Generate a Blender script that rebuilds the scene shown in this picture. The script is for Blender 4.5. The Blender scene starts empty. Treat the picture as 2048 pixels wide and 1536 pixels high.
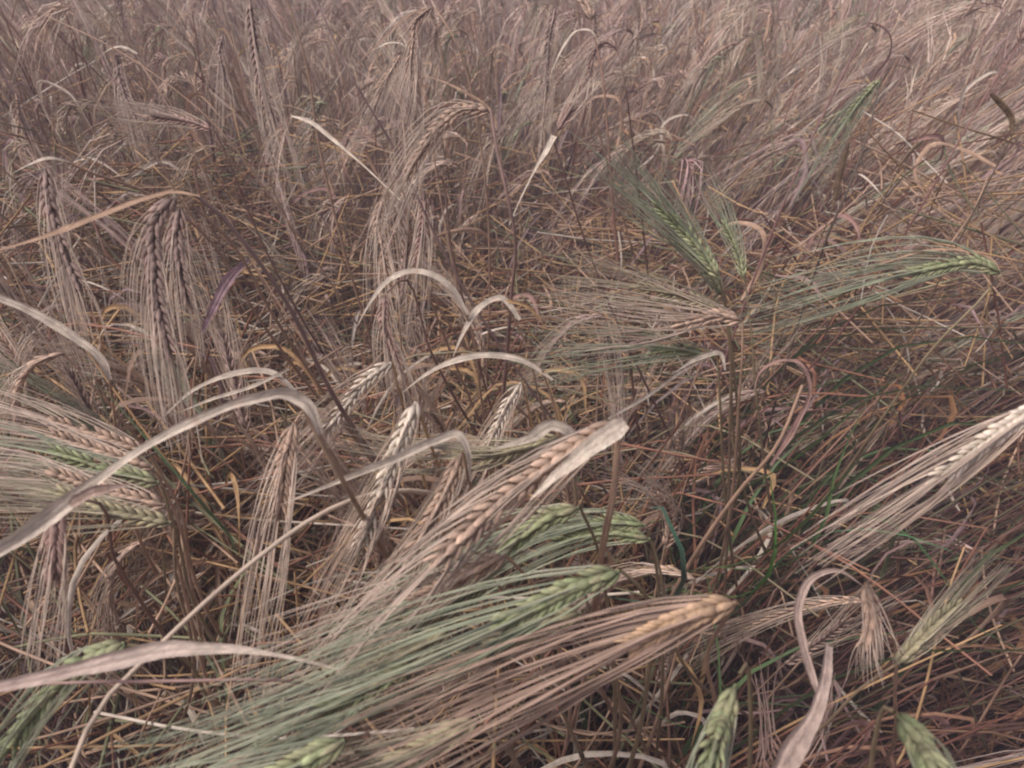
import bpy, math, random
import numpy as np
from mathutils import Vector
R = math.radians
rng = np.random.default_rng(11)
random.seed(5)
scene = bpy.context.scene
COL = scene.collection

# ------------------------------------------------------------------ camera
CAM_Z, PITCH, FPX = 1.20, 33.0, 1500.0          # height (m), degrees below horizontal, focal length in px of 2048
cam_d = bpy.data.cameras.new('camera'); cam = bpy.data.objects.new('camera', cam_d); COL.objects.link(cam)
cam.location = (0, 0, CAM_Z); cam.rotation_euler = (R(90 - PITCH), 0, 0)
cam_d.sensor_width = 36; cam_d.lens = 36 * FPX / 2048; cam_d.clip_start = .02; cam_d.clip_end = 500
cam_d.dof.use_dof = True; cam_d.dof.focus_distance = .72; cam_d.dof.aperture_fstop = 13
scene.camera = cam

# ------------------------------------------------------------------ sky, sun, exposure
SUN_EL, SUN_AZ = 60.0, -112.0
world = bpy.data.worlds.new('World'); scene.world = world; world.use_nodes = True
wn = world.node_tree; bg = wn.nodes['Background']
sky = wn.nodes.new('ShaderNodeTexSky'); sky.sky_type = 'NISHITA'; sky.sun_disc = False
sky.sun_elevation = R(SUN_EL); sky.sun_rotation = R(SUN_AZ); sky.air_density = 1.0; sky.dust_density = 3.0
hs = wn.nodes.new('ShaderNodeHueSaturation'); hs.inputs['Saturation'].default_value = .3
tint = wn.nodes.new('ShaderNodeMix'); tint.data_type = 'RGBA'; tint.blend_type = 'MULTIPLY'
tint.inputs[0].default_value = 1; tint.inputs[7].default_value = (.94, .85, 1.06, 1)
wn.links.new(sky.outputs[0], hs.inputs['Color']); wn.links.new(hs.outputs[0], tint.inputs[6])
wn.links.new(tint.outputs[2], bg.inputs[0]); bg.inputs[1].default_value = .085
sun_d = bpy.data.lights.new('sun', 'SUN'); sun = bpy.data.objects.new('sun', sun_d); COL.objects.link(sun)
sun_d.energy = 2.7; sun_d.angle = R(12); sun_d.color = (1, .91, .92)
az = R(SUN_AZ); el = R(SUN_EL)
sdir = Vector((math.sin(az) * math.cos(el), math.cos(az) * math.cos(el), math.sin(el)))
sun.rotation_euler = sdir.to_track_quat('Z', 'Y').to_euler()
scene.view_settings.view_transform = 'Standard'; scene.view_settings.look = 'None'
scene.view_settings.exposure = 0.30; scene.view_settings.gamma = 1.0
scene.render.engine = 'CYCLES'
scene.cycles.filter_width = 2.1
scene.cycles.max_bounces = 6

# ------------------------------------------------------------------ helpers
C0 = np.array([0, 0, CAM_Z]); th = R(PITCH)
FWD = np.array([0, math.cos(th), -math.sin(th)]); UP = np.array([0, math.sin(th), math.cos(th)]); RT = np.array([1., 0, 0])
def P(px, py, d):
    """a point of the field seen at photo pixel px, py and standing d metres away"""
    return C0 + FWD * d + RT * ((px - 1024) / FPX * d) + UP * ((768 - py) / FPX * d)
def proj(p):
    v = np.asarray(p) - C0; d = v @ FWD
    return 1024 + FPX * (v @ RT) / d, 768 - FPX * (v @ UP) / d, d
def nrm(v):
    v = np.asarray(v, float); return v / np.maximum(np.linalg.norm(v, axis=-1, keepdims=True), 1e-9)
def spline(pts, n):
    p = np.asarray(pts, float)
    if len(p) == 2: return p[0] + (p[1] - p[0]) * np.linspace(0, 1, n)[:, None]
    hh = np.maximum(np.linalg.norm(np.diff(p, axis=0), axis=1), 1e-9)[:, None]; D = np.diff(p, axis=0) / hh
    M = np.vstack([D[:1], (D[:-1] * hh[1:] + D[1:] * hh[:-1]) / (hh[:-1] + hh[1:]), D[-1:]])
    L = np.r_[0, np.cumsum(np.linalg.norm(np.diff(p, axis=0), axis=1))]
    s = np.linspace(0, L[-1], n); i = np.clip(np.searchsorted(L, s, 'right') - 1, 0, len(p) - 2)
    t = ((s - L[i]) / np.maximum(L[i + 1] - L[i], 1e-9))[:, None]
    a, b, k = p[i], p[i + 1], hh[i]
    return (2 * t ** 3 - 3 * t ** 2 + 1) * a + (t ** 3 - 2 * t ** 2 + t) * k * M[i] + (3 * t ** 2 - 2 * t ** 3) * b + (t ** 3 - t ** 2) * k * M[i + 1]
def tang(p):
    return nrm(np.gradient(p, axis=0))
def frame(p, ref=None):
    t = tang(p); n = np.zeros_like(p)
    r = np.array(ref if ref is not None else (0.31, 0.77, 0.2), float)
    v = np.cross(t[0], r)
    if np.linalg.norm(v) < 1e-3: v = np.cross(t[0], (1, 0, 0.3))
    v = nrm(v)
    for i in range(len(p)):
        v = nrm(v - t[i] * (v @ t[i])); n[i] = v
    return t, n, np.cross(t, n)

class MB:
    """collects quads of one mesh"""
    def __init__(s): s.v, s.f, s.c, s.n = [], [], [], 0
    def add(s, v, f, c):
        s.v.append(v); s.f.append(f + s.n); s.c.append(c); s.n += len(v)
    def grid(s, V, C, close):
        a, b = V.shape[:2]; idx = np.arange(a * b).reshape(a, b)
        j = np.r_[np.arange(b), 0] if close else np.arange(b)
        i0 = idx[:-1][:, j[:-1]]; i1 = idx[:-1][:, j[1:]]; i2 = idx[1:][:, j[1:]]; i3 = idx[1:][:, j[:-1]]
        s.add(V.reshape(-1, 3), np.stack([i0, i1, i2, i3], -1).reshape(-1, 4), C.reshape(-1, 3))
    def tube(s, p, r, k, c, flat=1.0, ref=None):
        t, n, b = frame(p, ref); r = np.broadcast_to(r, (len(p),))
        a = np.linspace(0, 2 * math.pi, k, endpoint=False)
        V = p[:, None] + r[:, None, None] * (np.cos(a)[None, :, None] * n[:, None] + flat * np.sin(a)[None, :, None] * b[:, None])
        c = np.broadcast_to(c, (len(p), 3)); s.grid(V, np.repeat(c[:, None], k, 1), True)
    def ribbon(s, p, w, c, tw=0., cross=5, curl=.35, ref=None, jit=.12):
        t, n, b = frame(p, ref); m = len(p)
        w = np.broadcast_to(w, (m,)); tw = np.broadcast_to(tw, (m,))
        S = np.cos(tw)[:, None] * n + np.sin(tw)[:, None] * b; N = np.cross(t, S)
        u = np.linspace(-1, 1, cross)
        V = p[:, None] + .5 * w[:, None, None] * (u[None, :, None] * S[:, None] + curl * (u ** 2)[None, :, None] * N[:, None])
        c = np.broadcast_to(c, (m, 3)); C = np.repeat(c[:, None], cross, 1) * (1 + jit * (rng.random((1, cross, 1)) - .5) * 2) * (1 + jit * .5 * rng.normal(0, 1, (m, cross, 1)))
        if cross > 5:
            for e_ in (0, -1): V[:, e_] += S * (np.convolve(rng.normal(0, .09, m + 6), np.ones(7) / 7, 'valid') * w)[:, None]
            V[:, 4] += N * (.10 * w)[:, None]
        s.grid(V, C, False)
    def arr(s):
        return np.vstack(s.v), np.vstack(s.f), np.vstack(s.c)
    def mesh(s, name, mat):
        return make_mesh(name, *s.arr(), mat)
def make_mesh(name, v, f, c, mat):
    me = bpy.data.meshes.new(name)
    me.vertices.add(len(v)); me.vertices.foreach_set('co', np.ascontiguousarray(v, np.float32).ravel())
    me.loops.add(f.size); me.loops.foreach_set('vertex_index', np.ascontiguousarray(f, np.int32).ravel())
    me.polygons.add(len(f)); me.polygons.foreach_set('loop_start', np.arange(0, f.size, 4, dtype=np.int32))
    me.polygons.foreach_set('use_smooth', np.ones(len(f), bool))
    at = me.attributes.new('tone', 'FLOAT_COLOR', 'POINT')
    at.data.foreach_set('color', np.hstack([np.clip(c, 0, 1), np.ones((len(c), 1))]).astype(np.float32).ravel())
    me.materials.append(mat); me.update(calc_edges=True)
    return me
def obj(name, me, parent=None, **kw):
    o = bpy.data.objects.new(name, me); COL.objects.link(o)
    if parent is not None: o.parent = parent
    for k, v in kw.items(): o[k] = v
    return o

def material(name, rough=.6, trans=0., nscale=60, namt=.35, bump=0., spec=.3, stretch=None):
    m = bpy.data.materials.new(name); m.use_nodes = True; nt = m.node_tree; N = nt.nodes; L = nt.links
    b = N['Principled BSDF']; b.inputs['Roughness'].default_value = rough; b.inputs['Specular IOR Level'].default_value = spec
    at = N.new('ShaderNodeAttribute'); at.attribute_name = 'tone'
    tc = N.new('ShaderNodeTexCoord'); no = N.new('ShaderNodeTexNoise'); no.inputs['Scale'].default_value = nscale; no.inputs['Detail'].default_value = 3
    L.new(tc.outputs['Object'], no.inputs['Vector'])
    mr = N.new('ShaderNodeMapRange'); mr.inputs[1].default_value = .25; mr.inputs[2].default_value = .75
    mr.inputs[3].default_value = 1 - namt; mr.inputs[4].default_value = 1 + namt; L.new(no.outputs[0], mr.inputs[0])
    vm = N.new('ShaderNodeVectorMath'); vm.operation = 'SCALE'; L.new(at.outputs['Color'], vm.inputs[0]); L.new(mr.outputs[0], vm.inputs['Scale'])
    L.new(vm.outputs[0], b.inputs['Base Color'])
    if bump:
        n2 = N.new('ShaderNodeTexNoise'); n2.inputs['Scale'].default_value = nscale * 8; L.new(tc.outputs['Object'], n2.inputs['Vector'])
        bp = N.new('ShaderNodeBump'); bp.inputs['Strength'].default_value = bump; bp.inputs['Distance'].default_value = .001
        L.new(n2.outputs[0], bp.inputs['Height']); L.new(bp.outputs[0], b.inputs['Normal'])
    if trans:
        tr = N.new('ShaderNodeBsdfTranslucent'); L.new(vm.outputs[0], tr.inputs[0])
        mx = N.new('ShaderNodeMixShader'); mx.inputs[0].default_value = trans
        L.new(b.outputs[0], mx.inputs[1]); L.new(tr.outputs[0], mx.inputs[2]); L.new(mx.outputs[0], N['Material Output'].inputs[0])
    return m
M_STEM = material('straw_stem', .5, 0, 45, .3, .3)
M_EAR = material('barley_grain', .6, 0, 180, .35, .5)
M_AWN = material('barley_awn', .55, 0, 40, .25)
M_LEAF = material('dry_leaf_blade', .6, .22, 160, .22, .6)
M_GRASS = material('green_blade', .5, .25, 50, .25)
M_SOIL = material('dark_soil', .95, 0, 14, .5, 1.0, .1)

c_ = lambda *a: np.array(a, float)
STRAW = c_(.43, .295, .185); GOLD = c_(.54, .355, .165); AMBER = c_(.22, .108, .062); PALE = c_(.72, .63, .47)
EAR = c_(.41, .295, .20); DARK = c_(.29, .21, .16); GREEN = c_(.225, .265, .125); AWN = c_(.56, .45, .33)
GAWN = c_(.32, .37, .23); MAUVE = c_(.33, .225, .20); GLEAF = c_(.11, .16, .065)

# ------------------------------------------------------------------ shapes
def stem_mb(path, r0, col, low=c_(.085, .028, .019), k=6, n=26, nodes=2):
    p = spline(path, n); mb = MB(); u = np.linspace(0, 1, n)                # u = 0 at the top
    r = r0 * (.55 + .45 * np.minimum(u * 4, 1))
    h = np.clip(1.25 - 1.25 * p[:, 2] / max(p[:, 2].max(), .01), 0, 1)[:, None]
    c = col * (1 - h ** 1.1 * .9) + low * h ** 1.1 * .9  # amber feet, darkened further towards the ground as painted shade between stalks
    for _ in range(nodes):
        i = int(rng.integers(n // 4, n - 3)); r[i] *= 1.35; c = c.copy(); c[i] *= .5
    mb.tube(p, r, k, c); return mb
def ear_mbs(path, tip, nn=13, ecol=EAR, acol=AWN, side=None, w=1.0, rings=5, k=6, rows=4, asegs=6, aw=.00042, spread=.10, awn_k=3, sag=.08):
    """grains in rows along the curve, and their long awns. path: neck -> ear end; tip: where the awns end"""
    n = nn + 1; p = spline(path, n); t, a, b = frame(p, side)
    E = MB(); A = MB(); tip = np.asarray(tip, float)
    fin = nrm(tip - p[-1]); La = np.linalg.norm(tip - p[-1]); le = np.linalg.norm(np.diff(p, axis=0), axis=1).sum()
    step = le / nn; gl = max(.0095, step * 1.55) * (1 if rows > 2 else 1.15)
    prof = np.array([.35, .85, 1, .8, .15]) if rings == 5 else np.array([.5, 1, .2])
    E.tube(p, .0011, 4, ecol * .8)
    for i in range(nn):
        taper = .75 + .25 * math.sin(math.pi * min(1, (i + 2) / (nn * .8))) if i < nn - 3 else .85 - .12 * (i - nn + 3)
        for q in range(rows):
            if q >= 2 and (i + q) % 2 and rings < 5: continue
            sd = a[i] if q < 2 else b[i]; sg = 1 if q % 2 == 0 else -1
            off = .5 * step * (q % 2) + .25 * step * (q > 1)
            ang = R(25 if q < 2 else 11) + rng.normal(0, .04)
            g = nrm(t[i] * math.cos(ang) + sd * sg * math.sin(ang) + rng.normal(0, .03, 3))
            if rng.random() < .04: continue
            wj = rng.uniform(.82, 1.15); gj = rng.uniform(.85, 1.15)
            s0 = p[i] + t[i] * off + sd * sg * .0008 * w
            pp = s0 + g * (gl * gj * np.linspace(0, 1, rings))[:, None]
            mg = rng.uniform(0, .35) * (1 - .7 * i / nn) if ecol[1] > ecol[0] else 0.
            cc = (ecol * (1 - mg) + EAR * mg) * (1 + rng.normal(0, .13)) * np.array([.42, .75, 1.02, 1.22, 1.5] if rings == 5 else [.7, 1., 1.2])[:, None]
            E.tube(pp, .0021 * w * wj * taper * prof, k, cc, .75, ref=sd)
            if q >= 2 and rng.random() < .45: continue
            s1 = pp[-1]; L = (La + le * (1 - i / nn) * .35) * rng.uniform(.8, 1.08)
            d0 = nrm(g * .8 + t[i] * .6); dm = nrm(fin * 1.0 + t[i] * .35)
            d1 = nrm(dm + sd * sg * spread * rng.uniform(.2, 1.2) + rng.normal(0, spread * .35, 3))
            e1 = s1 + d1 * L; e1[2] -= L * sag * rng.uniform(.3, 1)
            m1 = s1 + d0 * L * .33
            u = np.linspace(0, 1, asegs)[:, None]
            ap = (1 - u) ** 2 * s1 + 2 * u * (1 - u) * m1 + u ** 2 * e1
            ww = aw * (1.15 - .85 * u[:, 0]); ac = (acol * (1 - mg) + AWN * mg) * rng.uniform(.7, 1.25)
            if awn_k: A.tube(ap, ww, awn_k, ac)
            else: A.ribbon(ap, ww * 2.4, ac, rng.uniform(0, 3), 2, 0)
    return E, A
def leaf_mb(path, w, col, twist=(0, 0), n=40, curl=.35, tipcol=None, ref=None, shape=None):
    p = spline(path, n); u = np.linspace(0, 1, n)
    ww = .82 * w * (np.minimum(1, .45 + u * 3) * np.minimum(1, (1 - u) * 2.2 + .03) if shape is None else np.interp(u, *shape))
    tc = col if tipcol is None else tipcol
    c = col * (1 - u[:, None]) + tc * u[:, None]; c = c * (1 + .10 * np.sin(u * 37 + rng.random() * 6))[:, None]
    sp = np.convolve(rng.random(n + 4), np.ones(5) / 5, 'valid')[:, None]; sp = np.clip((sp - .68) * 4, 0, .6)
    c = c * (1 - sp) + c_(.30, .18, .11) * sp * (c.mean() / .5); ww = ww * (1 + np.convolve(rng.normal(0, .10, n + 4), np.ones(5) / 5, 'valid'))
    mb = MB(); mb.ribbon(p, ww, c, np.interp(u, np.linspace(0, 1, len(twist)), twist), 9 if n > 14 else 5, curl, ref, .22); return mb

# ------------------------------------------------------------------ ground
def ground():
    g = np.linspace(-1, 1, 241); X, Y = np.meshgrid(3 * g, 3 + 3.5 * g, indexing='ij')
    Z = .012 * np.sin(X * 23 + 2 * np.sin(Y * 9)) * np.sin(Y * 19 + X * 5) + rng.normal(0, .005, X.shape)
    mb = MB(); V = np.stack([X, Y, Z - .02], -1)
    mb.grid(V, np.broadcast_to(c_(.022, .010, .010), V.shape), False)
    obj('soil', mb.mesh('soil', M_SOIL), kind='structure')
    s = np.array([-40, -12, 0, 12, 40.]); X, Y = np.meshgrid(s, s + 5, indexing='ij')
    V = np.stack([X, Y, np.full(X.shape, -.06)], -1); mb = MB()
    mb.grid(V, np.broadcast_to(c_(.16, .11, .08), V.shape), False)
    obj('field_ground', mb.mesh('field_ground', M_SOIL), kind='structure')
ground()

# ------------------------------------------------------------------ hand placed stalks
LAND = []                                                        # landmarks for telling the others apart: (px, py, words)
def root_of(a, b, lean):
    d = nrm(b - a); h = nrm(c_(d[0], d[1], 0)) if abs(d[2]) < .999 else c_(0, 0, 0)
    z = b[2]; k = min(np.linalg.norm(d[:2]) / max(-d[2], .25), .6)
    k = k if lean is None else lean
    jt = c_(rng.normal(.0, .10), rng.normal(.05, .06), 0)
    return b + h * k * z * .5 + c_(0, 0, -.5 * z) + jt * .6, c_(*(b + h * k * z * .8 + jt)[:2], -.01)
def stalk(label, stem, d, ear=None, tip=None, look='straw', leaves=(), r=.0016, group='barley stalks in the foreground', nn=13, w=1.0, ew=None, land=None, spread=.10, side=None, aw=.00042, lean=None, name='barley_stalk', sc=None):
    """stem: photo points from the neck down; d: distance or list of distances; ear: neck -> end; tip: awn tips"""
    def pts(l, dd=None):
        return [P(q[0], q[1], q[2] if len(q) > 2 else (dd or d)) for q in l]
    S = pts(stem); a, b = root_of(S[-2], S[-1], lean); S += [a, b]
    e = bpy.data.objects.new(name, None); COL.objects.link(e); base = b; e.location = base
    e['label'] = label; e['category'] = 'barley stalk'; e['group'] = group; e.empty_display_size = .03
    ec, ac, stc = dict(straw=(EAR, AWN, STRAW), dark=(DARK, AWN * .85, STRAW * .85), green=(GREEN, GAWN, c_(.27, .22, .12)), pale=(PALE * .85, AWN * 1.1, GOLD),
                       olive=(c_(.30, .27, .15), c_(.38, .34, .22), c_(.29, .22, .13)), rust=(c_(.42, .29, .17), c_(.42, .30, .21), STRAW), brown=(c_(.30, .2, .15), AWN * .9, c_(.22, .14, .10)))[look]
    if sc is not None: stc = sc
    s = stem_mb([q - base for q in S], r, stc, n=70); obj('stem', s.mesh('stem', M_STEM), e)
    if ear:
        ep = pts(ear); tp = pts([tip])[0]
        sd = side if side is not None else FWD
        if look == 'dark': spread = .045; aw = .00038
        E, A = ear_mbs([q - base for q in ep], tp - base, nn, ec, ac, sd, w, spread=spread, aw=aw)
        eo = obj('ear', E.mesh('ear', M_EAR), e); obj('awns', A.mesh('awns', M_AWN), eo)
    for lf in leaves:
        pth, wd, cl = lf[0], lf[1], lf[2]; kw = lf[3] if len(lf) > 3 else {}
        m = leaf_mb([q - base for q in pts(pth)], wd * .88, cl, ref=kw.pop('ref', FWD), **kw)
        obj('leaf', m.mesh('leaf', M_LEAF), e)
    if land: LAND.append((*land, ))
    return e

TW = dict(twist=(.2, .5, .1)); TW2 = dict(twist=(0, 1.0, .3)); FLAT = dict(twist=(.1, .1, .2))
PF = 'barley stalks in the foreground'
def heroes():
    stalk('largest pale barley ear in the centre foreground, its neck wrapped in a bleached sheath', [(1240, 845, .35), (1232, 960, .36), (1205, 1110, .40), (1185, 1230, .46)], .35,
          [(1238, 842), (1110, 925), (985, 1020), (880, 1120, .34)], (600, 1400, .36), 'straw', nn=16, w=1.35, aw=.0005, spread=.09, land=(1100, 950, 'the largest pale ear'),
          leaves=[([(1250, 845, .345), (1200, 880, .342), (1130, 935, .34), (1060, 1000, .338)], .0125, PALE, dict(twist=(0, .1, .2, .5), shape=([0, .1, .5, 1], [.6, 1, .8, .05]))),
                  ([(1215, 838, .35), (1290, 795, .36), (1360, 745, .38), (1432, 708, .4)], .0022, PALE * .8, FLAT)])
    stalk('barley ear pointing steeply down left of the largest ear, bright yellowish at its neck', [(832, 803, .44), (865, 900, .46), (905, 1010, .5)], .44,
          [(832, 803), (795, 900), (755, 1000), (722, 1085)], (600, 1300, .44), 'pale', nn=14, w=1.1, spread=.06, land=(780, 950, 'the steep yellowish ear'))
    stalk('barley ear with a bent white flag leaf reaching left, between two steep foreground ears', [(925, 905, .42), (945, 990, .45), (965, 1100, .5)], .43,
          [(925, 905), (890, 985), (850, 1060), (815, 1120)], (690, 1300, .43), 'straw', nn=13, w=1.05, spread=.06,
          leaves=[([(940, 960, .425), (930, 890, .42), (915, 868, .418), (875, 878, .415), (790, 915, .41), (680, 960, .41), (560, 1010, .41)], .007, PALE, dict(twist=(1.2, .4, .2, .3, .6)))])
    stalk('thin barley ear whose awns hang straight down left of the centre foreground', [(590, 845, .46), (600, 815, .465), (640, 870, .47), (690, 960, .5), (750, 1050, .55)], .45,
          [(588, 845), (572, 910), (562, 985), (556, 1030)], (490, 1380, .43), 'straw', nn=12, w=1.0, spread=.05, land=(540, 1150, 'the straight hanging awns'))
    stalk('brown stem topped by a very long bleached leaf folding down to the left edge', [(600, 800, .37), (640, 880, .38), (685, 960, .40), (730, 1040, .44)], .37, leaves=[
          ([(640, 868, .37), (610, 805, .366), (570, 785, .362), (510, 795, .358), (400, 835, .355), (290, 895, .35), (190, 965, .345), (100, 1030, .34), (20, 1085, .335), (-60, 1130, .33)], .0105, PALE * .95,
           dict(twist=(.9, .1, .3, .5, .9, .4, .1, .1), shape=([0, .12, .3, .6, .8, 1], [.5, .9, .55, .5, 1.15, .8]), n=60)),
          ([(140, 1010, .34), (180, 985, .335), (240, 972, .332), (265, 968, .332)], .0075, c_(.48, .36, .27), dict(twist=(.2, .2)))], r=.0022, land=(350, 870, 'the very long bleached leaf'), sc=c_(.34, .24, .15))
    stalk('plump straw ear behind the steep ears, nodding to the lower left', [(785, 725, .6), (800, 790, .62), (830, 900, .66)], .6,
          [(783, 725), (735, 760), (690, 815), (650, 865)], (470, 1050, .6), 'pale', nn=12, w=1.15)
    stalk('small pale ear with bright grain tips hanging below the centre', [(1045, 762, .62), (1060, 830, .64), (1075, 920, .68)], .62,
          [(1042, 765), (1020, 800), (995, 850), (975, 895)], (915, 1010, .62), 'pale', nn=11, w=.9, spread=.04, land=(1000, 820, 'the small bright tipped ear'))
    stalk('greenish ear under a broad rounded grey leaf left of the largest ear', [(1135, 880, .46), (1150, 980, .48), (1160, 1120, .52)], .46,
          [(1125, 875), (1050, 895), (980, 910), (920, 915)], (700, 870, .48), 'olive', nn=13, w=.9,
          leaves=[([(1140, 900, .455), (1132, 860, .45), (1105, 850, .45), (1060, 875, .45), (980, 900, .45)], .0095, PALE * .72, dict(twist=(.3, .2, .6)))])
    # centre and upper part
    stalk('tall arched ear at the upper centre on a thick brown stem with a kinked leaf', [(982, 222, .62), (992, 290, .62), (1012, 380, .63), (1030, 470, .65), (1022, 600, .70)], .62,
          [(980, 222), (935, 218), (885, 250), (840, 310), (815, 350)], (745, 500, .60), 'straw', nn=15, w=1.25, r=.0022, sc=c_(.30, .2, .155), land=(900, 260, 'the tall arched ear'),
          leaves=[([(995, 250, .62), (975, 215, .62), (920, 180, .62), (860, 155, .63), (830, 150, .64)], .0035, STRAW * .9, TW)])
    stalk('long thin dark ear hanging from the top edge left of centre', [(500, -20, .80), (540, -60, .82), (600, 80, .85), (640, 300, .9)], .78,
          [(500, 0), (508, 70), (520, 150), (545, 235)], (600, 420, .78), 'dark', nn=16, w=1.1, land=(520, 130, 'the longest dark hanging ear'))
    stalk('dark ear hanging under a white cap shaped leaf at the upper left', [(265, 105, .95), (330, 200, .95), (400, 330, .98)], .95,
          [(232, 105), (240, 160), (258, 210), (270, 235)], (290, 330, .95), 'dark', nn=12, w=1.3, land=(240, 150, 'the white capped ear'),
          leaves=[([(275, 108, .945), (240, 95, .94), (215, 103, .94), (190, 125, .94)], .009, PALE, dict(twist=(.8, .9, 1.1)))])
    stalk('blurred dark ear hanging under a bent leaf close to the left edge', [(130, 322, .52), (180, 345, .53), (270, 375, .56), (400, 460, .62), (520, 640, .7)], .5,
          [(92, 335), (98, 400), (120, 480), (155, 570)], (200, 760, .50), 'dark', nn=15, w=1.15, aw=.0006, land=(110, 420, 'the blurred dark left ear'),
          leaves=[([(140, 325, .51), (100, 318, .50), (60, 330, .5), (20, 350, .5)], .0055, PALE * .9, dict(twist=(.9, .8, 1)))])
    stalk('heavy dark ear hanging on the left from a brown kinked stem', [(395, 393, .44), (440, 430, .45), (500, 500, .47), (570, 600, .50), (650, 760, .56)], .42,
          [(350, 395), (318, 430), (308, 540), (335, 700)], (360, 900, .42), 'dark', nn=17, w=1.15, aw=.0006, r=.0022, sc=c_(.27, .19, .155), land=(320, 560, 'the heavy dark hanging ear'),
          leaves=[([(400, 393, .435), (345, 385, .43), (300, 395, .425), (200, 432, .42), (100, 470, .42), (-40, 510, .42)], .005, STRAW * 1.1, dict(twist=(.8, .5, .3)))])
    stalk('second dark ear hanging close behind the heavy dark ear on the left', [(385, 410, .48), (450, 470, .5), (540, 620, .55)], .47,
          [(360, 415), (352, 470), (358, 530), (370, 590)], (385, 720, .47), 'dark', nn=13, w=1.0)
    stalk('dark ear tilting left behind the white capped stalk, its awns pointing at the left edge', [(430, 262, .8), (460, 330, .82), (500, 430, .86)], .8,
          [(425, 260), (385, 245), (345, 238), (310, 232)], (170, 205, .8), 'brown', nn=12, w=1.0)
    stalk('short dark ear hanging under a small bent leaf at the top, left of centre', [(462, 62, 1.15), (480, 130, 1.15), (520, 300, 1.2)], 1.15,
          [(448, 68), (440, 100), (445, 135), (452, 165)], (440, 290, 1.15), 'dark', nn=11, w=1.1)
    stalk('pair member of two hanging straw ears behind the arched leaf, the left one', [(768, 385, .72), (790, 360, .72), (820, 470, .75)], .72,
          [(765, 395), (757, 440), (765, 500), (772, 545)], (785, 680, .72), 'straw', nn=12, w=1.0)
    stalk('hanging brown ear behind the arched leaf, right of a similar ear', [(850, 375, .72), (875, 350, .73), (900, 480, .76)], .72,
          [(848, 380), (848, 430), (843, 480), (835, 525)], (820, 660, .72), 'brown', nn=12, w=1.0)
    stalk('brown ear hanging just under the left end of the arched leaf', [(775, 585, .62), (800, 560, .63), (860, 700, .68)], .62,
          [(770, 590), (768, 640), (782, 690), (795, 725)], (820, 860, .62), 'brown', nn=12, w=.95)
    stalk('narrow dark ear hanging from the top edge right of centre', [(1110, 0, 1.0), (1130, -30, 1.0), (1170, 150, 1.05)], 1.0,
          [(1112, 12), (1100, 70), (1095, 130), (1090, 195)], (1075, 320, 1.0), 'dark', nn=15, w=.95, land=(1095, 110, 'the narrow dark top ear'))
    stalk('dark stalk with a gracefully curved neck at the top centre', [(868, 14, .85), (905, 70, .85), (935, 150, .87), (955, 250, .9)], .85,
          [(866, 14), (835, 40), (825, 90), (820, 150)], (790, 280, .85), 'straw', nn=13, w=.9,
          leaves=[([(868, 14, .85), (830, 25, .85), (760, 85, .85), (700, 140, .85)], .003, STRAW, FLAT)])
    stalk('ear under a small white hook of leaf at the upper centre', [(812, 95, .95), (850, 200, .97), (870, 330, 1.0)], .95,
          [(808, 98), (790, 130), (768, 165), (755, 190)], (690, 330, .95), 'straw', nn=11, w=.95,
          leaves=[([(815, 105, .945), (805, 90, .94), (785, 86, .94), (745, 100, .94)], .005, PALE, dict(twist=(.7, .9, .6)))])
    stalk('tall stem with an arched white leaf at the top, right of centre', [(1190, 75, .85), (1205, 150, .86), (1215, 260, .88), (1225, 400, .92)], .85, leaves=[
          ([(1195, 85, .85), (1180, 62, .85), (1155, 62, .85), (1130, 90, .85), (1100, 150, .86)], .0055, PALE * .95, dict(twist=(.5, .8, .5)))], r=.0019, sc=c_(.33, .2, .13), ear=[(1185, 40), (1178, 20), (1165, 0), (1150, -20)], tip=(1100, -120, .85), nn=10)
    stalk('dark looping neck and ear in the crowd at the top right of centre', [(1235, 100, 1.0), (1250, 170, 1.0), (1262, 260, 1.05)], 1.0,
          [(1235, 100), (1218, 88), (1195, 95), (1185, 120), (1180, 150)], (1150, 260, 1.0), 'brown', nn=12, w=.9)
    stalk('stem ending in a spoon shaped white leaf sheath above the centre', [(1105, 275, .72), (1120, 320, .73), (1150, 420, .76)], .72, leaves=[
          ([(1108, 272, .72), (1098, 292, .72), (1070, 340, .72), (1040, 400, .72), (1018, 450, .72)], .0085, PALE, dict(twist=(.1, .3, .1), shape=([0, .15, .4, 1], [1, .9, .35, .12])))],
          ear=[(1115, 262), (1128, 240), (1140, 222)], tip=(1190, 150, .72), look='brown', nn=9, w=.8, land=(1080, 330, 'the spoon shaped white leaf'))
    stalk('stem carrying a pale blade with a folded white base at the upper left', [(760, 365, .72), (800, 440, .74), (850, 560, .78)], .72, leaves=[
          ([(800, 400, .72), (720, 325, .72), (660, 275, .72), (620, 245, .72), (582, 232, .72)], .007, PALE, dict(twist=(.2, .2, .6), shape=([0, .4, .75, .9, 1], [.25, .35, .9, 1, .3])))], land=(650, 270, 'the folded white blade'))
    stalk('stalk with a broad arched leaf curving over like a hook at the centre', [(915, 590, .58), (940, 650, .6), (960, 780, .66)], .58, leaves=[
          ([(935, 630, .58), (905, 580, .575), (870, 553, .57), (820, 543, .57), (775, 562, .565), (740, 605, .56), (710, 660, .56)], .0065, PALE * .9, dict(twist=(.4, .7, .5, .3)))], land=(800, 570, 'the hooked arching leaf'))
    stalk('stalk with two bent leaves folding over near the middle of the patch', [(1000, 595, .6), (1040, 660, .62), (1080, 800, .68)], .6, leaves=[
          ([(1040, 640, .6), (1000, 596, .6), (965, 612, .6), (930, 660, .595), (905, 715, .59)], .0075, PALE * .8, dict(twist=(.3, .5, .2))),
          ([(1000, 600, .6), (1050, 610, .6), (1095, 660, .61)], .004, GOLD, TW)])
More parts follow.
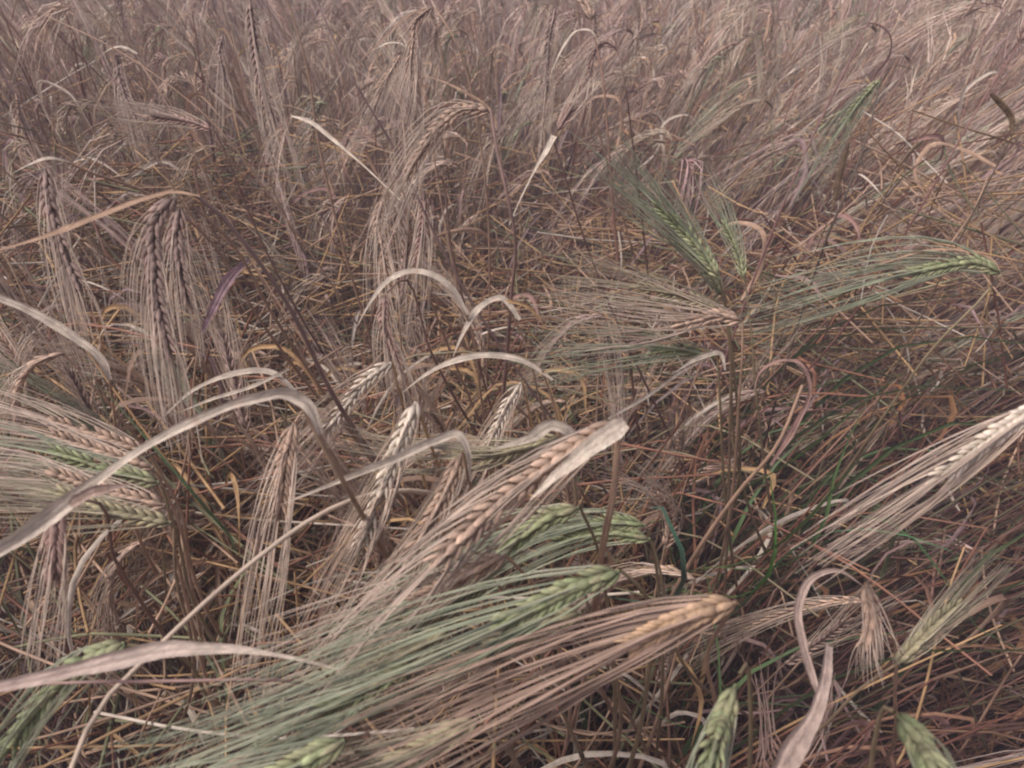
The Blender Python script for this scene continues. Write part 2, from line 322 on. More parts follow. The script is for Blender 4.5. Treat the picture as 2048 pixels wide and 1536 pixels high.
    stalk('stalk whose dry leaf arches low across the centre, pale on top', [(1085, 740, .55), (1110, 820, .57), (1130, 960, .62)], .55, leaves=[
          ([(1105, 760, .55), (1050, 725, .55), (960, 712, .545), (900, 725, .54), (850, 750, .54), (805, 785, .54)], .0075, PALE * .85, dict(twist=(.8, .6, .4)))], land=(930, 720, 'the low arching leaf'))
    stalk('stalk with an upright mauve withered leaf left of centre', [(400, 670, .6), (390, 740, .62), (380, 860, .66)], .6, leaves=[
          ([(402, 668, .6), (430, 610, .59), (460, 555, .585), (495, 520, .58)], .011, c_(.36, .25, .25), dict(twist=(.3, .2, .5), shape=([0, .3, .7, 1], [.3, .7, 1, .5])))], land=(450, 590, 'the upright mauve leaf'))
    stalk('stalk with a broad bleached blade slanting in from the left edge', [(215, 735, .5), (225, 800, .52), (240, 940, .58)], .5, leaves=[
          ([(220, 760, .5), (205, 722, .495), (150, 675, .49), (80, 630, .485), (-40, 580, .48)], .0085, PALE, dict(twist=(.5, .2, .1), shape=([0, .1, .5, 1], [.4, .8, 1, .6])))], land=(100, 650, 'the bleached left edge blade'))
    stalk('stalk with twin pale leaves arching over the lying straw left of centre', [(560, 740, .55), (600, 800, .57), (660, 900, .62)], .54, leaves=[
          ([(600, 790, .54), (540, 745, .54), (450, 752, .53), (380, 785, .525), (325, 835, .52)], .006, PALE * .9, dict(twist=(.8, .5, .3))),
          ([(580, 738, .54), (500, 775, .535), (420, 800, .53), (345, 830, .525)], .004, PALE * .8, TW)])
    # green ones on the right
    stalk('bright green ear right of the upper centre whose long awns fan up to the left', [(1440, 560, .58), (1455, 640, .60), (1470, 760, .64), (1480, 900, .7)], .57,
          [(1438, 555), (1405, 505), (1360, 455), (1320, 415)], (1180, 255, .52), 'green', nn=15, w=1.05, spread=.16, aw=.0005, land=(1330, 420, 'the fanned green ear'))
    stalk('second green ear tucked under the fanned green ear, awns spread up left', [(1450, 600, .60), (1460, 700, .63), (1465, 850, .68)], .6,
          [(1445, 590), (1420, 545), (1390, 510), (1350, 480)], (1230, 340, .58), 'green', nn=13, w=.9, spread=.16)
    stalk('long green ear near the right edge under an arched tan leaf, awns streaming left', [(2003, 548, .58), (1960, 600, .58), (1880, 680, .60), (1790, 800, .64), (1700, 930, .70)], .57,
          [(2000, 545), (1960, 528), (1900, 530), (1830, 545)], (1480, 625, .56), 'green', nn=16, w=1.15, aw=.0005, spread=.08, land=(1900, 530, 'the long green right ear'),
          leaves=[([(2005, 560, .57), (1990, 525, .57), (1930, 502, .57), (1850, 502, .57), (1770, 525, .57), (1720, 540, .57)], .003, STRAW * 1.2, TW)])
    stalk('straw ear pointing left right of the centre, its awns fanning across the green ones', [(1485, 645, .56), (1485, 700, .57), (1478, 800, .60), (1470, 930, .65)], .56,
          [(1482, 640), (1440, 632), (1400, 640), (1360, 650)], (1080, 590, .54), 'straw', nn=12, w=1.0, spread=.16, aw=.0005, land=(1400, 640, 'the left pointing straw ear'),
          leaves=[([(1450, 740, .56), (1440, 708, .56), (1400, 715, .555), (1340, 750, .55)], .005, PALE * .8, TW)])
    stalk('greenish ear pointing left just below the straw one, right of centre', [(1435, 720, .58), (1440, 800, .6), (1445, 920, .65)], .58,
          [(1430, 715), (1390, 705), (1350, 700), (1310, 705)], (1040, 720, .56), 'green', nn=12, w=.8, spread=.14)
    stalk('olive ear pointing left just above the straw one, right of centre', [(1450, 625, .6), (1460, 700, .62), (1460, 830, .66)], .6,
          [(1440, 620), (1390, 600), (1330, 585), (1280, 575)], (1060, 540, .58), 'olive', nn=12, w=.8, spread=.14)
    stalk('pale green ear with dark notches at the upper right on a dark slanting stem', [(1762, 155, .85), (1740, 250, .85), (1700, 370, .86), (1660, 460, .88), (1625, 560, .92)], .85,
          [(1760, 158), (1735, 185), (1710, 215), (1690, 245)], (1590, 400, .83), 'green', nn=11, w=1.0, sc=c_(.12, .10, .07), land=(1720, 200, 'the pale green ear'))
    stalk('green ear low on the far right side, half hidden, pointing up', [(1490, 560, .75), (1500, 640, .77), (1510, 760, .8)], .75,
          [(1488, 558), (1480, 520), (1465, 480), (1450, 450)], (1400, 330, .75), 'green', nn=11, w=.8, spread=.12)
    # lower foreground bundle
    stalk('vivid green and rosy ear sweeping left below the largest ear', [(1240, 1140, .34), (1285, 1180, .35), (1300, 1260, .38), (1290, 1400, .44)], .335,
          [(1238, 1142), (1170, 1165), (1090, 1205), (1010, 1245)], (380, 1450, .31), 'green', nn=15, w=1.15, aw=.0005, spread=.08, land=(1120, 1190, 'the vivid green ear'))
    stalk('olive ear behind the vivid green one, pale grains showing at its neck', [(1165, 1222, .37), (1200, 1260, .38), (1230, 1350, .42)], .365,
          [(1162, 1225), (1110, 1238), (1050, 1265), (1000, 1290)], (520, 1500, .34), 'olive', nn=12, w=.95, spread=.10)
    stalk('orange tinted ear at the bottom centre with stiff separate awns sweeping left', [(1472, 1205, .33), (1420, 1290, .36), (1430, 1400, .42)], .33,
          [(1470, 1205), (1410, 1222), (1340, 1250), (1270, 1285)], (640, 1535, .31), 'rust', nn=15, w=1.15, aw=.0006, spread=.12, land=(1380, 1230, 'the orange tinted ear'))
    stalk('green ear with yellow grain tips right under the neck of the largest ear', [(1160, 1015, .40), (1190, 1080, .42), (1210, 1180, .46)], .40,
          [(1158, 1015), (1110, 1030), (1060, 1060), (1015, 1090)], (560, 1360, .38), 'green', nn=12, w=1.0, spread=.08)
    stalk('upper one of two slim green ears lying flat right of the bundle', [(1295, 1060, .46), (1310, 1120, .48), (1320, 1220, .52)], .46,
          [(1290, 1050), (1240, 1045), (1190, 1050), (1140, 1062)], (900, 1150, .44), 'green', nn=12, w=.8, spread=.05)
    stalk('lower one of two slim green ears lying flat right of the bundle', [(1303, 1080, .46), (1320, 1140, .48), (1335, 1240, .52)], .46,
          [(1300, 1078), (1245, 1068), (1180, 1070), (1120, 1085)], (860, 1230, .44), 'green', nn=12, w=.85, spread=.05)
    for i, (x, y, x2, y2, lk, lb) in enumerate([(985, 1160, 560, 1390, 'green', 'green ear buried in the awns under the largest ear'), (1010, 1110, 480, 1330, 'straw', 'straw ear buried in the awns just above the green ear'),
            (900, 1260, 300, 1530, 'olive', 'olive ear half buried at the middle of the big awn bundle'), (820, 1330, 200, 1560, 'green', 'greenest ear at the lower left of the big awn bundle'),
            (955, 1440, 520, 1580, 'olive', 'short olive ear at the bottom edge under the stiff awns'), (690, 1480, 60, 1640, 'green', 'green ear at the bottom left of the awn bundle')]):
        d = .40 - .02 * i
        stalk(lb, [(x, y, d + .01), (x + 60, y + 60, d + .03), (x + 110, y + 190, d + .09)], d,
              [(x, y), (x - 60, y + 30), (x - 120, y + 62), (x - 175, y + 92)], (x2, y2, d - .02), lk, nn=12, w=.95, spread=.09, aw=.00045)
    stalk('bright green ear drooping off the bottom edge right of centre', [(1478, 1350, .33), (1490, 1330, .34), (1500, 1400, .37), (1500, 1520, .42)], .32,
          [(1472, 1368), (1452, 1420), (1425, 1500, .30), (1400, 1600, .29)], (1330, 1900, .27), 'green', nn=13, w=1.0, spread=.05, land=(1440, 1450, 'the bright green bottom ear'))
    stalk('blurred green ear at the bottom edge near the lower right corner', [(1790, 1425, .29), (1775, 1415, .30), (1750, 1480, .33), (1740, 1600, .38)], .28,
          [(1797, 1432), (1830, 1475), (1862, 1535, .27), (1885, 1610, .26)], (1930, 1900, .25), 'green', nn=12, w=1.1, spread=.04, land=(1840, 1490, 'the lower right green ear'))
    stalk('green ear with yellow grains in the lower left corner behind a wide leaf', [(255, 1290, .36), (330, 1300, .37), (420, 1400, .42)], .35,
          [(250, 1285), (170, 1325), (90, 1400), (20, 1490)], (-120, 1700, .34), 'green', nn=16, w=1.15, spread=.04, land=(120, 1380, 'the lower left green ear'))
    stalk('stalk with the widest bleached leaf, lying across the lower left', [(640, 1340, .35), (700, 1390, .38), (740, 1480, .42)], .33, leaves=[
          ([(700, 1345, .33), (560, 1312, .325), (430, 1296, .32), (330, 1298, .315), (230, 1318, .31), (120, 1345, .305), (0, 1372, .30), (-60, 1385, .3)], .0105, PALE * 1.05,
           dict(twist=(1.1, .9, .4, .1, .1, .3), shape=([0, .25, .5, .62, .8, 1], [.15, .3, .9, 1.1, .7, .6]), n=60, tipcol=c_(.58, .45, .36)))], land=(300, 1310, 'the widest bleached leaf'))
    # left middle fan
    for i, (y0, y1, lk, lb) in enumerate([(905, 800, 'straw', 'uppermost of the fanned ears streaming to the left edge'), (935, 860, 'straw', 'second fanned ear streaming to the left edge, straw coloured'),
            (965, 905, 'green', 'third fanned ear streaming to the left edge, greenish'), (1010, 960, 'straw', 'fourth fanned ear streaming to the left edge, dull straw'), (1045, 1010, 'olive', 'lowest fanned ear streaming to the left edge, olive')]):
        d = .50 - .015 * i
        stalk(lb, [(300 + 12 * i, y0 + 10, d), (350, y0 + 90, d + .02), (380, y0 + 220, d + .08)], d,
              [(295 + 12 * i, y0), (230, y0 - 22), (170, y0 - 42), (110, y0 - 60)], (-160, y1 - 40, d), lk, nn=12, w=.95, spread=.09, group='ears fanned out at the left edge')
    LAND.append((150, 900, 'the fanned ears'))
    stalk('brownish ear hanging straight down at the lower left beside the long leaf', [(120, 1010, .42), (160, 1000, .42), (230, 1120, .48)], .41,
          [(118, 1015), (112, 1060), (110, 1110), (105, 1150)], (70, 1330, .40), 'brown', nn=12, w=1.1)
    # right side
    stalk('fat straw ear entering from the right edge, awns sweeping to the lower left', [(2110, 800, .40), (2160, 900, .42), (2170, 1100, .48)], .395,
          [(2090, 800), (2020, 850), (1950, 900), (1885, 950)], (1620, 1110, .39), 'pale', nn=15, w=1.25, aw=.0005, spread=.07, land=(1950, 900, 'the fat straw ear'))
    stalk('olive ear slanting up to the right in the lower right part', [(1790, 1330, .46), (1730, 1370, .48), (1660, 1440, .52)], .46,
          [(1792, 1328), (1830, 1290), (1870, 1250), (1910, 1215)], (2010, 1110, .46), 'olive', nn=13, w=1.1, spread=.08, land=(1850, 1270, 'the slanting olive ear'))
    stalk('short brush like ear hanging from the looped dry leaf', [(1730, 1165, .46), (1765, 1220, .47), (1790, 1400, .55)], .455,
          [(1732, 1170), (1740, 1205), (1742, 1240), (1735, 1275)], (1740, 1350, .455), 'straw', nn=11, w=1.0, spread=.25,
          leaves=[([(1640, 1400, .45), (1605, 1290, .45), (1595, 1215, .45), (1620, 1158, .45), (1670, 1140, .45), (1725, 1170, .455)], .0085, c_(.56, .43, .33), dict(twist=(.1, .5, .2, .1, .5)))],
          land=(1640, 1170, 'the looped dry leaf'))
    stalk('stalk with a wide rosy withered leaf reaching up from the bottom edge at the right', [(1560, 1700, .36), (1550, 1760, .4), (1550, 1900, .5)], .36, leaves=[
          ([(1540, 1600, .35), (1575, 1510, .35), (1630, 1420, .355), (1650, 1350, .36), (1655, 1290, .37)], .0185, c_(.56, .44, .34), dict(twist=(.1, .2, .1, .3), shape=([0, .3, .6, 1], [1, 1, .6, .35])))], land=(1610, 1450, 'the wide rosy leaf'))
    stalk('stem with a reddish leaf curling over backwards, right of centre', [(1605, 770, .55), (1560, 880, .56), (1480, 980, .6)], .54, r=.0022, leaves=[
          ([(1540, 930, .54), (1590, 850, .54), (1618, 770, .54), (1600, 728, .54), (1560, 722, .54), (1520, 745, .54), (1508, 780, .54)], .0065, c_(.40, .25, .19), dict(twist=(.3, .2, .6, .9, .5)))], land=(1590, 760, 'the reddish curling leaf'))
    stalk('stout brown stem rising steeply from the awn bundle, beside a pale leaf stub', [(1235, 855, .37), (1228, 960, .38), (1205, 1080, .4), (1195, 1200, .45)], .37, r=.0017, sc=c_(.38, .25, .16))
    stalk('bare pale yellow straw slanting across the lower left to the bottom edge', [(110, 1640, .30), (145, 1530, .315), (195, 1420, .335), (310, 1300, .36), (450, 1170, .39), (590, 1060, .42)], .4, r=.0019, sc=c_(.58, .47, .33), lean=.5)
    stalk('rosy horizontal stem crossing the lower left under the wide leaf', [(-60, 1375, .31), (150, 1365, .315), (350, 1362, .32), (560, 1360, .34), (700, 1400, .4)], .32, r=.0010, sc=c_(.42, .28, .22))
    stalk('long thin stem rising to the right edge from the middle right', [(2040, 85, .62), (1960, 210, .62), (1880, 350, .64), (1790, 500, .68), (1700, 640, .74)], .62, r=.0012, sc=c_(.24, .13, .10),
          ear=[(2040, 85), (2055, 50), (2070, 10)], tip=(2110, -80, .62), look='brown', nn=8, w=.9)
    stalk('long stem rising past the top edge right of centre, ear out of sight', [(1790, -60, .8), (1700, 120, .82), (1600, 330, .86), (1530, 500, .9)], .8, r=.0014, sc=c_(.27, .16, .13))
    stalk('long brown stem slanting from the top edge down to the left middle', [(620, -30, .62), (690, 130, .64), (790, 300, .68), (870, 470, .72)], .62, r=.0014, sc=c_(.3, .22, .18))
    stalk('thin straw stem crossing the top left diagonally toward the white blade', [(90, 30, .9), (250, 110, .9), (420, 240, .92), (560, 420, .98)], .9, r=.0013)
heroes()

# ------------------------------------------------------------------ the crop: variants
def variant(kind, det):
    """a stalk with its base at the origin, nodding mostly towards -x; returns dict part -> list of (V, F, C)"""
    h = 1.0; ln = rng.normal(0, .03, 2)
    rr = rng.random
    top = c_(-.02 + ln[0], ln[1], h)
    if kind[:4] == 'bare': return bare_variant(det, kind == 'bare_dark')
    stem = [top, top + c_(.03, 0, -.10), c_(.05 + ln[0] * .5, ln[1] * .5, .72), c_(.03, 0, .35), c_(0, 0, 0)]
    a = R(rng.normal(0, 40)) + math.pi                                # nod direction
    dv = c_(math.cos(a), math.sin(a) * .6, 0)
    mode = rng.choice(['hang', 'up', 'nod'], p=[.45, .35, .20] if det else [.40, .52, .08])
    g0, g1 = dict(hang=(-.15, -1.4), up=(1.35, rng.uniform(.7, 1.15)), nod=(.6, -.9))[mode]
    el = rng.uniform(.075, .10); pts = [top]; dd = c_(0, 0, 1); p = top.copy()
    for q in range(5):
        ang = g0 + (g1 - g0) * (q / 4) ** .7
        dd = nrm(dv * math.cos(ang) + c_(0, 0, math.sin(ang))); p = p + dd * el / 5; pts.append(p.copy())
    tip = p + nrm(dd + c_(0, 0, -.15)) * rng.uniform(.10, .14)
    ec, ac, sc = dict(straw=(EAR, AWN, STRAW), dark=(DARK * 1.15, AWN * .9, STRAW * .8), green=(GREEN, GAWN, c_(.24, .22, .11)), pale=(EAR * 1.2, AWN * 1.1, STRAW * 1.1))[kind]
    near = det == 2
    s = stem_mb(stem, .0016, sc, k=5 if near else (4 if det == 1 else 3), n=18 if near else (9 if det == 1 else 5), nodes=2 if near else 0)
    E, A = ear_mbs(pts, tip, 12 if near else (9 if det == 1 else 6), ec, ac, nrm(rng.normal(0, 1, 3)), 1.05 if det else 1.35, rings=5 if near else 3, k=5 if near else 4 if det else 3,
                   rows=4 if near else 2, asegs=6 if near else 4 if det == 1 else 3, aw=.00042 if near else .0005 if det == 1 else .0008, awn_k=3 if near else 0, spread=.11)
    leaves = []
    for q in range(int(rng.integers(1, 4)) if det else int(rng.integers(0, 2))):
        z = rng.uniform(.3, .92); b = c_(.04, 0, z); la = rng.uniform(0, 6.28); ld = c_(math.cos(la), math.sin(la), 0); L = rng.uniform(.08, .20)
        cl = [PALE * .85, STRAW * 1.15, MAUVE, GOLD, c_(.34, .23, .15)][int(rng.integers(0, 5))]
        if kind == 'green' and rr() < .5: cl = c_(.20, .22, .10)
        leaves.append(leaf_mb([b, b + ld * L * .18 + c_(0, 0, L * .35), b + ld * L * .45 + c_(0, 0, L * .3), b + ld * L * .7 + c_(0, 0, -L * .1) + rng.normal(0, .01, 3), b + ld * L * .72 + c_(0, 0, -L * .5)],
                      rng.uniform(.004, .008), cl, twist=tuple(rng.uniform(-1, 1.5, 4)), n=14 if near else 7, curl=.5, ref=nrm(rng.normal(0, 1, 3))))
    return s, E, A, leaves

def bare_variant(det, dark=False):
    ' a stem whose ear has broken off or lies low '
    ln = rng.normal(0, .05, 3); br = rng.uniform(0, 6.28); q = c_(math.cos(br), math.sin(br), 0)
    top = c_(ln[0], ln[1], 1.0); col = [GOLD, STRAW, AMBER * 1.3, c_(.24, .20, .11), AMBER * .9, c_(.22, .11, .065), c_(.30, .18, .11)][int(rng.integers(0, 7))]
    if dark: col = [c_(.19, .09, .06), c_(.14, .075, .052), c_(.25, .145, .09), c_(.16, .14, .07), c_(.30, .19, .12)][int(rng.integers(0, 5))]  # reddish brown stems, darkened as painted shade for the gap on the right
    pts = [top, c_(.03 + ln[2], 0, .72), c_(.02, 0, .35), c_(0, 0, 0)]
    if rng.random() < .25: pts = [top + q * rng.uniform(.08, .2) + c_(0, 0, rng.uniform(-.15, .03)), top + q * .012 + c_(0, 0, .004)] + pts
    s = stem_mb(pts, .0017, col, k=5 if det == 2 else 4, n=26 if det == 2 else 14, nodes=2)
    L = []
    for _ in range(int(rng.integers(1, 4))):
        z = rng.uniform(.45, .95); b = c_(.03, 0, z); la = rng.uniform(0, 6.28); ld = c_(math.cos(la), math.sin(la), 0); K = rng.uniform(.07, .2)
        cl = [PALE * .85, STRAW * 1.1, MAUVE, GOLD, c_(.34, .23, .15), c_(.22, .24, .11)][int(rng.integers(0, 6))] * (c_(.55, .45, .42) if dark else 1)  # leaves of the dark stems are dimmed too, shade put into their colour
        L.append(leaf_mb([b, b + ld * K * .2 + c_(0, 0, K * .3), b + ld * K * .5 + c_(0, 0, K * .25), b + ld * K * .7 + c_(0, 0, -K * .15), b + ld * K * .65 + c_(0, 0, -K * .5)],
                         rng.uniform(.004, .008), cl, twist=tuple(rng.uniform(-1, 1.5, 4)), n=14 if det == 2 else 8, curl=.5, ref=nrm(rng.normal(0, 1, 3))))
    return s, None, None, L
def bareness(x, y):
    b = (.10 if y < 1.3 else .28) + .55 * math.exp(-((y - .2) / .6) ** 2) + +.75 * math.exp(-(((x + .12) / .5) ** 2 + ((y - 1.0) / .35) ** 2))
    if x > .12 and y < .9: return .97
    if x > .1: b = max(b, .85 * math.exp(-max(0, y - .9) / .5))
    return min(b, .92)

def canopy(x, y):
    """height of the crop: lower around the walker and in the trampled patch"""
    h = .93 + .05 * math.sin(3.1 * x + 1) * math.cos(2.3 * y)
    h -= .30 * math.exp(-((y - .15) / .38) ** 2)                         # near the camera
    h -= .33 * math.exp(-(((x + .12) / .42) ** 2 + ((y - 1.02) / .34) ** 2))  # trampled patch
    h -= .42 * math.exp(-(((x - .42) / .34) ** 2 + ((y - .55) / .32) ** 2))   # gap on the right
    return h
def lean(x, y):
    return (.10 + .95 * max(0, min(1, (x + .12) / .5)) * math.exp(-max(0, y - .9) / .8) + .22 * max(0, min(1, x / .6)) * math.exp(-max(0, y - 2) / 2) - .22 * max(0, min(1, -x / .7)) * math.exp(-max(0, y - 1.2) / 2) + rng.normal(0, .12 if y < 1.4 else .075), rng.normal(.03, .10 if y < 1.4 else .06))
def visible(x, y, z, m=80):
    px, py, d = proj((x, y, z))
    return d > .1 and -m < px < 2048 + m and -m - 200 < py < 1536 + m

KINDS = ['straw'] * 6 + ['pale'] * 3 + ['dark'] * 3 + ['green']
spots = []
def scatter():
    n = 0
    for x0, x1, y0, y1, dens in ((-2.0, 2.0, .10, 2.3, 430), (-.5, .9, .15, 1.0, 420), (-3.6, 3.6, 2.3, 4.6, 260), (-7, 7, 4.6, 9.5, 120)):
        for _ in range(int((x1 - x0) * (y1 - y0) * dens)):
            x, y = rng.uniform(x0, x1), rng.uniform(y0, y1)
            if abs(x) > .5 + .85 * (y + .25): continue
            if y < .55 and rng.random() < .35: continue
            hh = canopy(x, y) * rng.uniform(.72, 1.10)
            lx, ly = lean(x, y)
            tx, ty = x + lx * hh, y + ly * hh
            dcam = math.sqrt(tx ** 2 + ty ** 2 + (hh - CAM_Z) ** 2)
            if dcam < .36 and hh > .5: hh *= .7; tx, ty = x + lx * hh, y + ly * hh
            dcam = math.sqrt(tx ** 2 + ty ** 2 + (hh - CAM_Z) ** 2)
            if dcam < .40: continue
            spots.append((dcam, x, y, hh, lx, ly, visible(tx, ty, hh, 40), (2 if x > .08 and y < .95 and rng.random() < .9 else 1) if rng.random() < bareness(x, y) else 0))
scatter()
spots.sort()
N_HERO = len([o for o in bpy.data.objects if o.name.startswith('barley_stalk')])
near_idx = [i for i, s in enumerate(spots) if s[6]][:max(0, 300 - N_HERO)]
near_set = set(near_idx)

def shear_rot(V, hh, lx, ly, rz, s):
    """scale the stem height but keep the ear's true size, lean, then place"""
    return V
def place_arr(V, x, y, hh, lx, ly, rz, sz):
    c, s_ = math.cos(rz), math.sin(rz)
    X = V[:, 0] * c - V[:, 1] * s_; Y = V[:, 0] * s_ + V[:, 1] * c; Z = V[:, 2] - (1 - hh)      # cut at the foot: keeps sizes true
    Zc = np.where(V[:, 2] < .6, V[:, 2] * (hh - .4) / .6, Z)
    f = np.clip(Zc, 0, None)
    return np.stack([x + X + lx * f * (.6 + .4 * f / hh), y + Y + ly * f, Zc], 1)

def near_words(px, py):
    b = min(LAND, key=lambda l: (l[0] - px) ** 2 + (l[1] - py) ** 2)
    dx, dy = px - b[0], py - b[1]
    if abs(dx) + abs(dy) < 90: w = 'crossing'
    elif abs(dx) > abs(dy): w = ('far ' if abs(dx) > 330 else '') + ('right' if dx > 0 else 'left') + ' of'
    else: w = 'below' if dy > 0 else 'above'
    return w, b[2]
def near_plants():
    V2 = []
    for i in range(32):
        k = KINDS[i % len(KINDS)] if i < 16 else 'bare' if i < 24 else 'bare_dark'; s, E, A, L = variant(k, 2); V2.append((k, s, E, A, L))
    adj = dict(straw='straw coloured', pale='pale golden', dark='dark eared', green='greenish', bare='earless', bare_dark='reddish earless')
    firsts = {}
    for j, i in enumerate(near_idx):
        d, x, y, hh, lx, ly, _, bare = spots[i]
        vi = 8 + 8 * bare + j % 8 if bare else j % 16; hq = round(hh, 1)
        hq = min(max(hq, .5), 1.0)
        lean_i = (round(lx * 4) / 4, round(ly * 4) / 4); key = (vi, hq, lean_i)
        rz = rng.normal(0, .45); px, py, _d = proj((x + lx * hh, y + ly * hh, hh))
        if px > 1150 and py > 800 and rng.random() < .25: pass
        if key not in firsts:
            k, s, E, A, L = V2[vi]
            e = bpy.data.objects.new('barley_stalk', None); COL.objects.link(e); e.empty_display_size = .03
            def mk(mb, nm, mat, par):
                v, f, c = mb.arr(); v = place_arr(v, 0, 0, hq, lean_i[0], lean_i[1], 0, 1)
                return obj(nm, make_mesh(nm, v, f, c, mat), par)
            mk(s, 'stem', M_STEM, e); 
            if E: eo = mk(E, 'ear', M_EAR, e); mk(A, 'awns', M_AWN, eo)
            for l in L: mk(l, 'leaf', M_LEAF, e)
            firsts[key] = e
        else:
            e0 = firsts[key]; e = e0.copy(); COL.objects.link(e)
            for ch in e0.children:
                c = ch.copy(); COL.objects.link(c); c.parent = e
                for g in ch.children:
                    g2 = g.copy(); COL.objects.link(g2); g2.parent = c
        e.location = (x, y, 0); e.rotation_euler = (0, 0, rz); e.scale = (1, 1, min(hh / hq, 1.08))
        w, b = near_words(px, py)
        e['label'] = '%s barley stalk %s %s' % (adj[V2[vi][0]], w, b); e['category'] = 'barley stalk'
        e['group'] = 'barley stalks of the near stand'
near_plants()

def field():
    out = {}
    T1 = [variant(KINDS[i % len(KINDS)] if i < 20 else 'bare' if i < 32 else 'bare_dark', 1) for i in range(44)]
    T0 = [variant(KINDS[i % len(KINDS)] if i < 16 else 'bare', 0) for i in range(22)]
    def flat(T):
        r = []
        for s, E, A, L in T:
            m = []
            for a, mat in [(s, 0)] + ([(E, 1), (A, 2)] if E else []) + [(l, 3) for l in L]:
                m.append((*a.arr(), mat))
            r.append(m)
        return r
    T1, T0 = flat(T1), flat(T0)
    acc = {0: [], 1: [], 2: [], 3: []}; nv = 0
    vs, fs, cs, ms = [], [], [], []
    for i, (d, x, y, hh, lx, ly, vis, bare) in enumerate(spots):
        if i in near_set: continue
        T = (T1[:20], T1[20:32], T1[32:])[bare] if d < 2.0 else (T0[16:] if bare else T0[:16]); m = T[int(rng.integers(0, len(T)))]; rz = rng.normal(0, .5); tn = rng.uniform(.8, 1.15) * (1 if d < 2 else 1.25) * (1 + rng.normal(0, .035, 3))  # distant stalks get a brighter colour, painting in the pale top-lit look
        for V, F, C, mat in m:
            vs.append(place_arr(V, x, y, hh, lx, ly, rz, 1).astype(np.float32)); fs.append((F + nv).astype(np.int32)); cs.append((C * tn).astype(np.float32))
            ms.append(np.full(len(F), mat, np.int32)); nv += len(V)
    me = make_mesh('barley_crop', np.vstack(vs), np.vstack(fs), np.vstack(cs), M_STEM)
    for m in (M_EAR, M_AWN, M_LEAF): me.materials.append(m)
    me.polygons.foreach_set('material_index', np.concatenate(ms))
    o = obj('barley_crop', me, kind='stuff', label='dense stand of ripe dry barley stretching away behind the front stalks', category='barley crop')
    print('LONG', [o.name + ': ' + o['label'] for o in bpy.data.objects if 'label' in o and len(o['label'].split()) > 16]); print('field quads', len(me.polygons), 'spots', len(spots), 'near', len(near_idx), 'heroes', N_HERO)
field()

# ------------------------------------------------------------------ lying straw, leaves and litter
def straw_mb(L, r, col, kink, k=5, n=9):
    a = kink; p = spline([c_(-L / 2, 0, 0), c_(-L * .15, a * .3, a * .1), c_(L * .15, a * .2, -a * .1), c_(L / 2, -a, 0)], n)
    mb = MB(); rr = np.full(n, r); cc = np.repeat(col[None], n, 0); i = int(rng.integers(2, n - 2)); rr[i] *= 1.35; cc[i] *= .55
    mb.tube(p, rr, k, cc); return mb
def zones(n, which):
    """positions of lying straw: mostly on the trampled patch and in the gap on the right"""
    res = []
    while len(res) < n:
        u = rng.random()
        if u < (.66 if which == 'top' else .5): x, y = rng.normal(-.26, .42), rng.normal(.95, .28)
        elif u < .76: x, y = rng.normal(.5, .32), rng.normal(.65, .28)
        else: x, y = rng.uniform(-.9, .95), rng.uniform(.2, 1.3)
        if y < .12: continue
        if which == 'top' and x > .10 and y < .95 and rng.random() < .93: continue
        if which == 'any' and x > .18 and y < .9 and rng.random() < .5: continue
        z = (canopy(x, y) - .07) * (rng.uniform(.72, 1.0) if which == 'top' else rng.uniform(.05, .95))
        if math.sqrt(x * x + y * y + (z - CAM_Z) ** 2) < .42 or not visible(x, y, z, 20): continue
        res.append((x, y, z))
    return res
